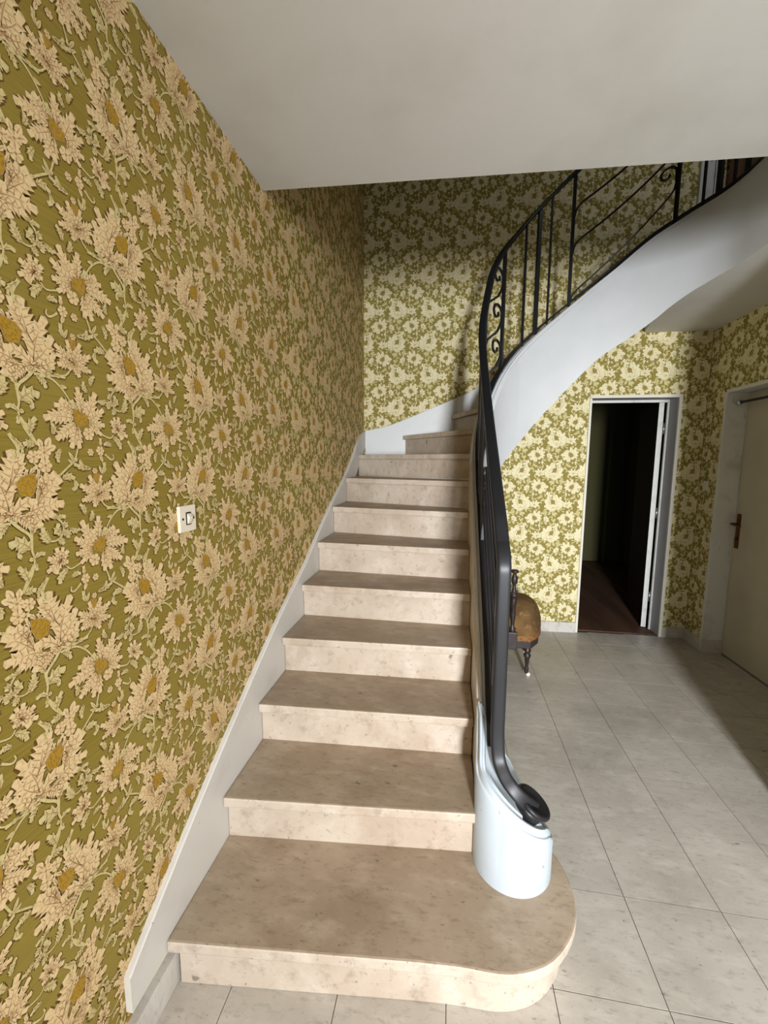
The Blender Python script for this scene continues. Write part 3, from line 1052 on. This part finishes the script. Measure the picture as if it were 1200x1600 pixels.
# newel: rounded drum whose moulded top falls towards the hall
NC, NRAD = (.985, 1.26), .124
outl = [(.87, 1.416)] + [(.862 + .008 * t, 1.262 + .15 * t) for t in (.75, .5, .25)]
outl += [(NC[0] + NRAD * math.cos(t), NC[1] + NRAD * math.sin(t)) for t in [R(180 + 277 * k / 40) for k in range(41)]]
outl += [(.97, 1.416)]
nh = lambda x, y: ztop(y - YCC, XO - x)


def inset(poly, d):
    n = len(poly)
    out = []
    for k in range(n):
        p0, p1, p2 = Vector(poly[k - 1]), Vector(poly[k]), Vector(poly[(k + 1) % n])
        nn = ((p2 - p0).normalized())
        nv = Vector((-nn.y, nn.x))
        out.append((p1.x + nv.x * d, p1.y + nv.y * d))
    return out


rings = [[(x, y, .17) for x, y in outl]]
for d, dz in HALF:
    po = inset(outl, d)
    rings.append([(x, y, nh(*base) + dz) for (x, y), base in zip(po, outl)])
cx_, cy_ = .965, 1.27
for k in (.66, .33, .02):
    po = inset(outl, .031)
    rings.append([(cx_ + (x - cx_) * k, cy_ + (y - cy_) * k, nh(cx_ + (x - cx_) * k, cy_ + (y - cy_) * k)) for x, y in po])
nw = MB().loft(rings, smooth=True)
o = part(nw, 'newel', M['newel'])
try:
    o.data.set_sharp_from_angle(angle=R(30))
except Exception:
    pass

# ---------------------------------------------------------------- painted wall string / skirting along the stair
sk = [(.742, .228), (.80, .268), (1.066, .440), (1.362, .612), (1.725, .806), (2.034, .945), (2.259, 1.072), (2.53, 1.213), (2.86, 1.367), (3.10, 1.50), (3.284, 1.632), (3.46, 1.712), (3.583, 1.742)]
skt = []
for k in range(41):
    y = .742 + (3.583 - .742) * k / 40
    skt.append((y, interp(y, [p[0] for p in sk], [p[1] for p in sk])))
mb = MB()
lowz = lambda y: .128 if y < .9 else max(.0, .17 * ((y - .9) / .26 - .8))
rings = []
for y, z in skt:
    rings.append([(0, y, lowz(y)), (.018, y, lowz(y)), (.018, y, z - .004), (.014, y, z), (0, y, z)])
mb.loft(rings, smooth=False)
tag(mb.build('trim_1', M['skirt']), kind='structure')
mb = MB()
bkx = [0, .182, .404, .62, .832, .955, 1.4, 1.8, 2.1, 2.3]
bkz = [1.742, 1.776, 1.855, 1.943, 2.029, 2.088, 2.33, 2.58, 2.80, 2.98]
rings = []
for k in range(31):
    x = .0185 + (2.28 - .0185) * k / 30
    z = interp(x, bkx, bkz)
    zl = max(1.45, interp(x, [0, .343, .754, 1.12, 1.42, 1.68, 1.9, 2.1, 2.3], [1.45, 1.48, 1.62, 1.79, 1.96, 2.13, 2.3, 2.47, 2.64]))
    y = YB(x)
    rings.append([(x, y, zl), (x, y - .016, zl), (x, y - .016, z - .004), (x, y - .012, z), (x, y, z)])
mb.loft(rings, smooth=False)
tag(mb.build('trim_2', M['white']), kind='structure')

# stone baseboards
tag(MB().box(0, .026, YF, .905, 0, .098).build('baseboard_left', M['base'], None, .003), kind='structure')
mb = MB()
skew_box(mb, 1.0, DX0 - .005, 0, .092, -.018, 0)
tag(mb.build('baseboard_back', M['base'], None, .003), kind='structure')
mb = MB()
skew_box(mb, DX1 + .01, XR - .001, 0, .092, -.018, 0)
tag(mb.build('baseboard_corner', M['base'], None, .003), kind='structure')
tag(MB().box(XR - .018, XR, RY1 - .001, YC - .02, 0, .092).build('baseboard_right', M['base'], None, .003), kind='structure')

# ---------------------------------------------------------------- iron balustrade
RAILC = TH / 2
RZS = [-1.28, -.35, 0, .2 * .6 / .665 + .0, .32 * .9, .44 * .9, .6 * .9, .73 * .9, .865 * .9, 1.007 * .9, 1.14, 1.44, 1.66, 1.9, 3.2]
RZZ = [1.195, 1.865, 2.17, 2.43, 2.655, 2.805, 2.975, 3.115, 3.25, 3.385, 3.585, 3.775, 3.81, 3.81, 3.81]


def zrail(s):
    return interp(s, RZS, RZZ)


rail = tag(empty('stair_railing', (.935, 1.3, .55)), 'black wrought iron stair railing with scrolls and a curled handrail end', 'railing')
ro = Vector((.935, 1.3, .55))


def rpart(mb, name, mat='iron', **kw):
    mb.v = [(x - ro.x, y - ro.y, z - ro.z) for x, y, z in mb.v]
    return mb.build(name, M[mat], rail, **kw)


def on(s, z):
    x, y = plan(s, RAILC)
    return (x, y, z)


# handrail: flat disc on the newel, upright, then up the flight and round the well
hp = [(1.035, 1.190, .428), (1.0, 1.178, .460), (.97, 1.184, .487), (.945, 1.205, .512), (.929, 1.232, .550), (.924, 1.245, .62)]
hp = smooth_path(hp, 5)[:-1]
nvol = len(hp)
hp += [Vector((.924, 1.247, z)) for z in (.64, .8, 1.0, 1.12)]
hp += smooth_path([(.924, 1.247, 1.135), (.924, 1.250, 1.165), (.923, 1.272, 1.203), (.922, 1.315, 1.236)], 4)[:-1]
sv = [-1.17 + k * .045 for k in range(82)]
nup = len(hp)
hp += [Vector(on(s, zrail(s))) for s in sv]
hs = [None] * nvol + [(-1, 0, 0)] * (nup - nvol) + [tuple(Vector(plan(s, 1) + (0,)) - Vector(plan(s, 0) + (0,))) for s in sv]
rp = list(reversed(hp))
rpart(MB().tube(rp, .021, .0115, n=16, pw=.42, side=hs[-1], sides=hs[::-1]), 'handrail')
disc = MB()
axis = Vector((.632, 0, 1)).normalized()
dx_ = Vector((1, 0, -.632)).normalized()
dy_ = axis.cross(dx_)
for_r = [(.001, -.006), (.050, -.006), (.056, -.003), (.058, .004), (.055, .010), (.046, .0115), (.044, .0095), (.001, .0095)]
dc = Vector((1.032, 1.205, nh(1.032, 1.205) + .040))
disc.loft([[tuple(dc + dx_ * (r * math.cos(t)) + dy_ * (r * math.sin(t)) + axis * h) for t in [2 * math.pi * j / 32 for j in range(32)]] for r, h in for_r])
rpart(disc, 'handrail_disc')
foot = MB()
for_f = [(.001, -.05), (.040, -.05), (.046, -.02), (.050, -.006), (.001, -.006)]
foot.loft([[tuple(dc + dx_ * (r * math.cos(t)) + dy_ * (r * math.sin(t)) + axis * h) for t in [2 * math.pi * j / 24 for j in range(24)]] for r, h in for_f])
rpart(foot, 'disc_foot')
# bottom flat bar on the string
bsv = [-1.2 + k * .05 for k in range(75)]
bp = [Vector(on(s, ztop(s) + .028)) for s in bsv]
bsd = [tuple(Vector(plan(s, 1) + (0,)) - Vector(plan(s, 0) + (0,))) for s in bsv]
rpart(MB().tube(bp, .019, .006, side=bsd[0], sides=bsd, square=True), 'bottom_bar')


def upright(s, a, name='baluster', z0=None, z1=None):
    z0 = ztop(s) + .008 if z0 is None else z0
    z1 = zrail(s) - .004 if z1 is None else z1
    t = Vector(plan(s + .01, RAILC)) - Vector(plan(s - .01, RAILC))
    rpart(MB().tube([on(s, z0), on(s, z1)], a, a, side=(t.x, t.y, 0), square=True), name)


def sth(th):
    return th * RW


POST, THK, THN = .0095, .0095, .006
posts = [-.5, sth(.30), sth(.70), sth(1.505), sth(2.405), sth(3.0)]
for s in posts:
    upright(s, POST, 'post')
for s in (sth(1.0), sth(1.285), sth(2.625), sth(2.885), -.36, -.10):
    upright(s, THN, 'baluster')
for s in (sth(1.153), sth(2.755), -.23):
    upright(s, THK + .002, 'baluster')
for s in (-.43, -.30, -.165, -.03, .05, .12):
    upright(s, .0085, 'baluster')
for s in (2.05, 2.2, 2.35, 2.5):
    upright(s, THN, 'baluster')


def flat(pts, a=.0055, name='scroll', tp=None):
    """bar drawn in the railing's own curved sheet: pts are (s, z)"""
    P = [on(s, z) for s, z in pts]
    rpart(MB().tube(P, a, a, square=True, taper=tp), name)


def lane(sa, sb, h0, h1, name='sloping_bar'):
    """bar rising parallel to the flight between two posts, lower end bent down into the post"""
    pts = [(sa + .004, ztop(sa) + h0 - .09), (sa + .006, ztop(sa) + h0 - .05), (sa + .018, ztop(sa) + h0 + .005), (sa + .05, ztop(sa) + h0 + .045)]
    s0, s1 = sa + .05, sb
    za, zb_ = ztop(sa) + h0 + .045, ztop(sb) + h1
    pts += [(s0 + (s1 - s0) * k / 8, za + (zb_ - za) * k / 8) for k in range(1, 9)]
    return pts


def spiral(sc, zc, r0, r1, a0, a1, n=22):
    return [(sc + (r0 + (r1 - r0) * k / n) * math.cos(a0 + (a1 - a0) * k / n), zc + (r0 + (r1 - r0) * k / n) * math.sin(a0 + (a1 - a0) * k / n)) for k in range(n + 1)]


def diagonal_panel(sa, sb):
    for h0, h1 in ((.40, .42), (.63, .65)):
        flat(lane(sa, sb - (.06 if h0 < .5 else 0), h0, h1), name='sloping_bar')
    p = lane(sa, sb - .035, .075, .20)
    zt = p[-1][1]
    p += [(sb - .018, zt + .025), (sb - .011, zt + .06)]
    p += spiral(sb - .061, zt + .125, .05, .014, -.35, 2 * math.pi * .98, 26)
    flat(p, name='scroll_bar')


diagonal_panel(sth(1.505), sth(2.405))
diagonal_panel(-1.16, -.5)
for h_ in (.17, .28, .52):
    flat(lane(-1.16, -.5, h_, h_ + .02), .007, 'sloping_bar')


def scroll_panel(sa, sb, n, zlo, zhi):
    w = sb - sa
    for k in range(n):
        zc = zlo + (zhi - zlo) * (k + .5) / n
        r = min(.058, w * .26)
        sc = sb - r - .012
        p = list(reversed(spiral(sc, zc, r, r * .28, 0, 2 * math.pi * 1.05, 24)))
        p = [(sc + (a_ - sc), b_) for a_, b_ in p]
        p += [(sb - .012, zc - .04), (sb - .03, zc - .08), (sb - .06 * w / .24, zc - .12), (sa + .05 * w / .24, zc - .2), (sa + .012, zc - .245), (sa + .006, zc - .29)]
        flat(p, .006, 'scroll')


scroll_panel(sth(.30), sth(.70), 3, 2.11, 2.77)

# ---------------------------------------------------------------- doorway in the back wall, its open leaf
d1 = tag(empty('door_1', (.5 * (DX0 + DX1), YB(2.2), 0)), kind='structure')
do = Vector((.5 * (DX0 + DX1), YB(2.2), 0))


def dpart(mb, name, mat, parent, origin, **kw):
    mb.v = [(x - origin.x, y - origin.y, z - origin.z) for x, y, z in mb.v]
    return mb.build(name, M[mat], parent, **kw)


mb = MB()
for x0, x1, z0, z1 in ((DX0 - .002, DX0 + .016, .0, DZ), (DX1 - .012, DX1 + .012, .0, DZ), (DX0 - .002, DX1 + .012, DZ - .012, DZ + .012)):
    skew_box(mb, x0, x1, z0, z1, -.008, .012)
dpart(mb, 'casing', 'trim', d1, do, bevel=.002)
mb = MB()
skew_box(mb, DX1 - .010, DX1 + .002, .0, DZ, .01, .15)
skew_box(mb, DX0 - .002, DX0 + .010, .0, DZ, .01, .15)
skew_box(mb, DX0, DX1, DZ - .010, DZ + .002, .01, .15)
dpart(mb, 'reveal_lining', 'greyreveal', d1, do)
mb = MB()
skew_box(mb, DX1 - .022, DX1 + .0, .0, DZ - .01, .15, .168)
skew_box(mb, DX0 - .0, DX0 + .02, .0, DZ - .01, .15, .168)
skew_box(mb, DX0, DX1, DZ - .03, DZ, .15, .168)
dpart(mb, 'inner_frame', 'frame', d1, do, bevel=.002)
yh = YB(DX1) + .18
mb = MB().box(-.038, 0, 0, .70, .008, DZ - .02)
ca, sa_ = math.cos(R(12)), math.sin(R(12))
mb.v = [(DX1 - .034 + x * ca + y * sa_, yh - x * sa_ + y * ca, z) for x, y, z in mb.v]
leaf = dpart(mb, 'door_leaf', 'frame', d1, do, bevel=.002)
leaf.data.materials.append(M['shadedoor'])
for p in leaf.data.polygons:
    p.material_index = 1 if abs(p.normal.x) > .8 else 0  # broad faces carry the painted shade, edges stay white
for z in (.25, 1.0, 1.72):
    dpart(MB().tube([(DX1 - .026, yh - .004, z), (DX1 - .026, yh - .004, z + .09)], .006, n=8), 'hinge', 'chrome', d1, do)

# ---------------------------------------------------------------- recessed door in the right wall
d2 = tag(empty('door_2', (XR + .13, 3.0, 0)), kind='structure')
do2 = Vector((XR + .13, 3.0, 0))
XD = XR + .128
mb = MB()
mb.box(XR - .012, XD + .03, RY1 - .012, RY1 + .002, 0, RZ)
mb.box(XR - .012, XD + .03, RY0 - .002, RY0 + .012, 0, RZ)
mb.box(XR - .012, XD + .03, RY0, RY1, RZ - .012, RZ + .002)
dpart(mb, 'reveal_lining', 'frame', d2, do2, bevel=.002)
dpart(MB().box(XR - .016, XD, RY1 - .03, RY1 - .012, 0, .10), 'plinth_block', 'base', d2, do2, bevel=.003)
mb = MB()
mb.box(XR - .014, XR + .004, RY1 - .002, RY1 + .012, 0, RZ + .012)
mb.box(XR - .014, XR + .004, RY0 - .012, RY1 + .012, RZ - .002, RZ + .012)
dpart(mb, 'edge_bead', 'trim', d2, do2)
lf = dpart(MB().box(XD, XD + .04, RY0 + .012, RY1 - .014, .006, RZ - .014), 'door_leaf', 'doorpaint', d2, do2, bevel=.003)
hd = dpart(MB().box(XD - .006, XD, RY1 - .078, RY1 - .038, .845, 1.105), 'handle_plate', 'bronze', d2, do2, bevel=.002)
mb = MB()
mb.tube(smooth_path([(XD - .004, RY1 - .058, 1.03), (XD - .045, RY1 - .058, 1.03), (XD - .055, RY1 - .07, 1.03), (XD - .055, RY1 - .16, 1.024)], 4), .008, n=8)
tmp = dpart(mb, 'lever', 'bronze', d2, do2)
mb = MB().tube([(XD - .012, RY1 - .058, .90), (XD - .012, RY1 - .058, .93)], .006, n=8)
dpart(mb, 'key_escutcheon', 'bronze', d2, do2)

# curtain rod between the jambs
cr = tag(empty('curtain_rod', (XR + .06, 3.0, 1.915)), 'black curtain rod with silver ball end across the recessed door', 'curtain rod')
co = Vector((XR + .06, 3.0, 1.915))
dpart(MB().tube([(co.x, RY1 - .03, 1.915), (co.x, RY0 + .03, 1.915)], .0095, n=12), 'rod', 'iron', cr, co)
for yy, sg in ((RY1 - .012, -1), (RY0 + .012, 1)):
    mb = MB()
    mb.tube([(co.x, yy + sg * t, 1.915) for t in (0, .004, .010, .018, .026, .034, .040)], .02, n=14, taper=[.6, .85, 1, 1.05, 1, .8, .5])
    dpart(mb, 'ball_end', 'chrome', cr, co)

# ---------------------------------------------------------------- upper landing: white frame and wooden door
d3 = tag(empty('door_3', (2.6, YB(2.6), LAND)), kind='structure')
do3 = Vector((2.6, YB(2.6), LAND))
mb = MB()
skew_box(mb, 2.545, 2.64, LAND, 4.95, -.03, 0)
dpart(mb, 'casing', 'frame', d3, do3, bevel=.004)
mb = MB()
skew_box(mb, 2.65, 2.705, LAND, 4.95, -.022, 0)
dpart(mb, 'jamb', 'frame', d3, do3, bevel=.004)
mb = MB().box(XR - .03, XR - .001, 2.85, 3.66, LAND, 4.9)
dpart(mb, 'door_leaf', 'wood', d3, do3, bevel=.003)
mb = MB()
for z0, z1 in ((LAND + .15, LAND + .85), (LAND + 1.0, LAND + 1.85)):
    mb.box(XR - .038, XR - .03, 2.97, 3.54, z0, z1)
dpart(mb, 'door_panel', 'wood', d3, do3, bevel=.006)

# ---------------------------------------------------------------- entrance frame behind the camera
d4 = tag(empty('door_4', (1.42, YF, 0)), kind='structure')
do4 = Vector((1.42, YF, 0))
mb = MB()
mb.box(.97, 1.02, YF - .12, YF + .02, 0, 2.3)
mb.box(1.82, 1.87, YF - .12, YF + .02, 0, 2.3)
mb.box(.97, 1.87, YF - .12, YF + .02, 2.25, 2.3)
dpart(mb, 'frame', 'frame', d4, do4, bevel=.004)

# made-up lamp fixture around the added warm light, out of view
wl = tag(empty('added_wall_lamp', (0, -.75, 1.7)), 'invented brass lamp with cloth shade, added for warm light on the wall', 'wall lamp')
wo = Vector((0, -.75, 1.7))
mb = MB()
mb.tube([(.0015, -.75, 1.7), (.012, -.75, 1.7)], .05, n=20)
dpart(mb, 'backplate', 'brass', wl, wo)
mb = MB().tube(smooth_path([(.01, -.75, 1.7), (.15, -.75, 1.66), (.33, -.75, 1.68), (.42, -.75, 1.74), (.42, -.75, 1.78)], 5), .008, n=8)
dpart(mb, 'arm', 'brass', wl, wo)
mb = MB()
n_ = 24
mb.loft([[(.42 + r * math.cos(2 * math.pi * j / n_), -.75 + r * math.sin(2 * math.pi * j / n_), z) for j in range(n_)] for r, z in ((.14, 1.74), (.10, 1.98), (.098, 1.98), (.138, 1.74))], caps=False)
dpart(mb, 'shade', 'lampglass', wl, wo)

# ---------------------------------------------------------------- switches


def switch(name, label, loc, rot, w, h):
    t = tag(empty(name, loc), label, 'light switch')
    t.rotation_euler = (0, 0, rot)
    MB().box(-w / 2, w / 2, -.009, 0, -h / 2, h / 2).build('plate', M['enamel'], t, .003)
    if w > .06:
        MB().box(-.0105, .0105, -.012, -.008, -.0185, .0185).build('rocker_frame', M['hole'], t, .001, 1)
        MB().add([(-.0085, -.011, .016), (.0085, -.011, .016), (.0085, -.020, .004), (-.0085, -.020, .004), (.0085, -.012, -.016), (-.0085, -.012, -.016), (-.0085, -.009, .016), (.0085, -.009, .016), (.0085, -.009, -.016), (-.0085, -.009, -.016)],
                 [(0, 1, 2, 3), (3, 2, 4, 5), (0, 3, 5, 9, 6), (1, 7, 8, 4, 2), (0, 6, 7, 1), (5, 4, 8, 9)]).build('rocker', M['enamel'], t, .0012, 1)
        for s_ in (-1, 1):
            MB().tube([(s_ * .024, -.0085, 0), (s_ * .024, -.0102, 0)], .0035, n=10).build('screw', M['hole'], t)
    else:
        MB().tube([(0, -.0085, 0), (0, -.014, 0)], .010, n=12).build('push_button', M['enamel'], t)
    return t


switch('light_switch', 'ivory light switch on the floral wall beside the stairs', (.0005, 1.0725, 1.311), R(90), .075, .076)
switch('light_switch', 'small ivory push switch by the recessed grey door', (XR - .0005, 3.60, 1.30), R(-90), .055, .075)

# ---------------------------------------------------------------- low old chair beside the stair
ch = tag(empty('chair', (1.3, 2.95, 0)), 'low antique dark wood chair with worn brown velvet seat behind the railing', 'chair')
cho = Vector((1.3, 2.95, 0))


def cpart(mb, name, mat, parent=None, **kw):
    mb.v = [(x - cho.x, y - cho.y, z - cho.z) for x, y, z in mb.v]
    return mb.build(name, M[mat], parent or ch, **kw)


LEG = [(.0, 0), (.012, 0), (.014, .012), (.011, .02), (.016, .03), (.012, .04), (.011, .05), (.017, .105), (.019, .112), (.024, .12), (.025, .132), (.019, .14), (.016, .148), (.024, .156), (.025, .166), (.02, .174), (.021, .205), (.0, .205)]
for x, y in ((1.316, 2.822), (1.36, 3.19), (1.168, 2.86), (1.14, 3.2)):
    l_ = cpart(MB().lathe([(r, z + .022) for r, z in LEG], (x, y, 0), 14), 'leg', 'darkwood')
    cpart(MB().tube([(x + .012, y - .006, .0125), (x + .012, y + .006, .0125)], .0125, n=12), 'caster', 'enamel', l_)
mb = MB()
mb.prism([(1.185, 2.80), (1.335, 2.80), (1.40, 2.90), (1.425, 3.0), (1.41, 3.12), (1.375, 3.21), (1.125, 3.22), (1.15, 3.0)], .205, .262)
cpart(mb, 'seat_frame', 'darkwood', bevel=.006)
# corner block under the near back post
mb = MB().box(1.176, 1.238, 2.772, 2.835, .205, .325)
cpart(mb, 'corner_block', 'darkwood', bevel=.004)
# domed cushion
base = [(1.185, 2.808), (1.26, 2.802), (1.33, 2.806), (1.385, 2.87), (1.42, 2.95), (1.43, 3.03), (1.42, 3.11), (1.38, 3.205), (1.28, 3.215), (1.14, 3.215), (1.15, 3.1), (1.165, 2.95)]
base = [(p.x, p.y) for p in smooth_path([(x, y, 0) for x, y in base + base[:1]], 3)[:-1]]
cc = (1.265, 3.02)
rings = []
for k, z in ((1.0, .262), (1.02, .285), (1.03, .32), (1.02, .36), (.97, .405), (.88, .445), (.74, .475), (.52, .497), (.25, .507), (.02, .51)):
    rings.append([(cc[0] + (x - cc[0]) * k, cc[1] + (y - cc[1]) * k, z) for x, y in base])
cu = cpart(MB().loft(rings), 'cushion', 'velvet')
rings = []
for k, z in ((1.0, .256), (1.032, .262), (1.036, .274), (1.03, .288), (1.02, .296)):
    rings.append([(cc[0] + (x - cc[0]) * k, cc[1] + (y - cc[1]) * k, z) for x, y in base])
cpart(MB().loft(rings, caps=False), 'frayed_edge', 'frayed', cu)
POSTP = [(.0, .3), (.02, .3), (.024, .315), (.02, .33), (.024, .345), (.013, .36), (.012, .38), (.019, .45), (.015, .49), (.018, .50), (.021, .52), (.021, .555), (.018, .57), (.030, .578), (.029, .588), (.016, .60), (.014, .62), (.011, .645), (.010, .652), (.017, .662), (.021, .675), (.021, .705), (.014, .718), (.011, .73), (.026, .742), (.027, .75), (.02, .757), (.0, .76)]
for x, y in ((1.206, 2.802), (1.145, 3.2)):
    cpart(MB().lathe(POSTP, (x, y, 0), 14), 'back_post', 'darkwood')
for z, hh in ((.53, .022), (.37, .014)):
    cpart(MB().tube(smooth_path([(1.206, 2.84, z), (1.16, 3.01, z + .01), (1.147, 3.19, z)], 5), .009, hh, side=(1, 0, 0)), 'back_rail', 'darkwood')
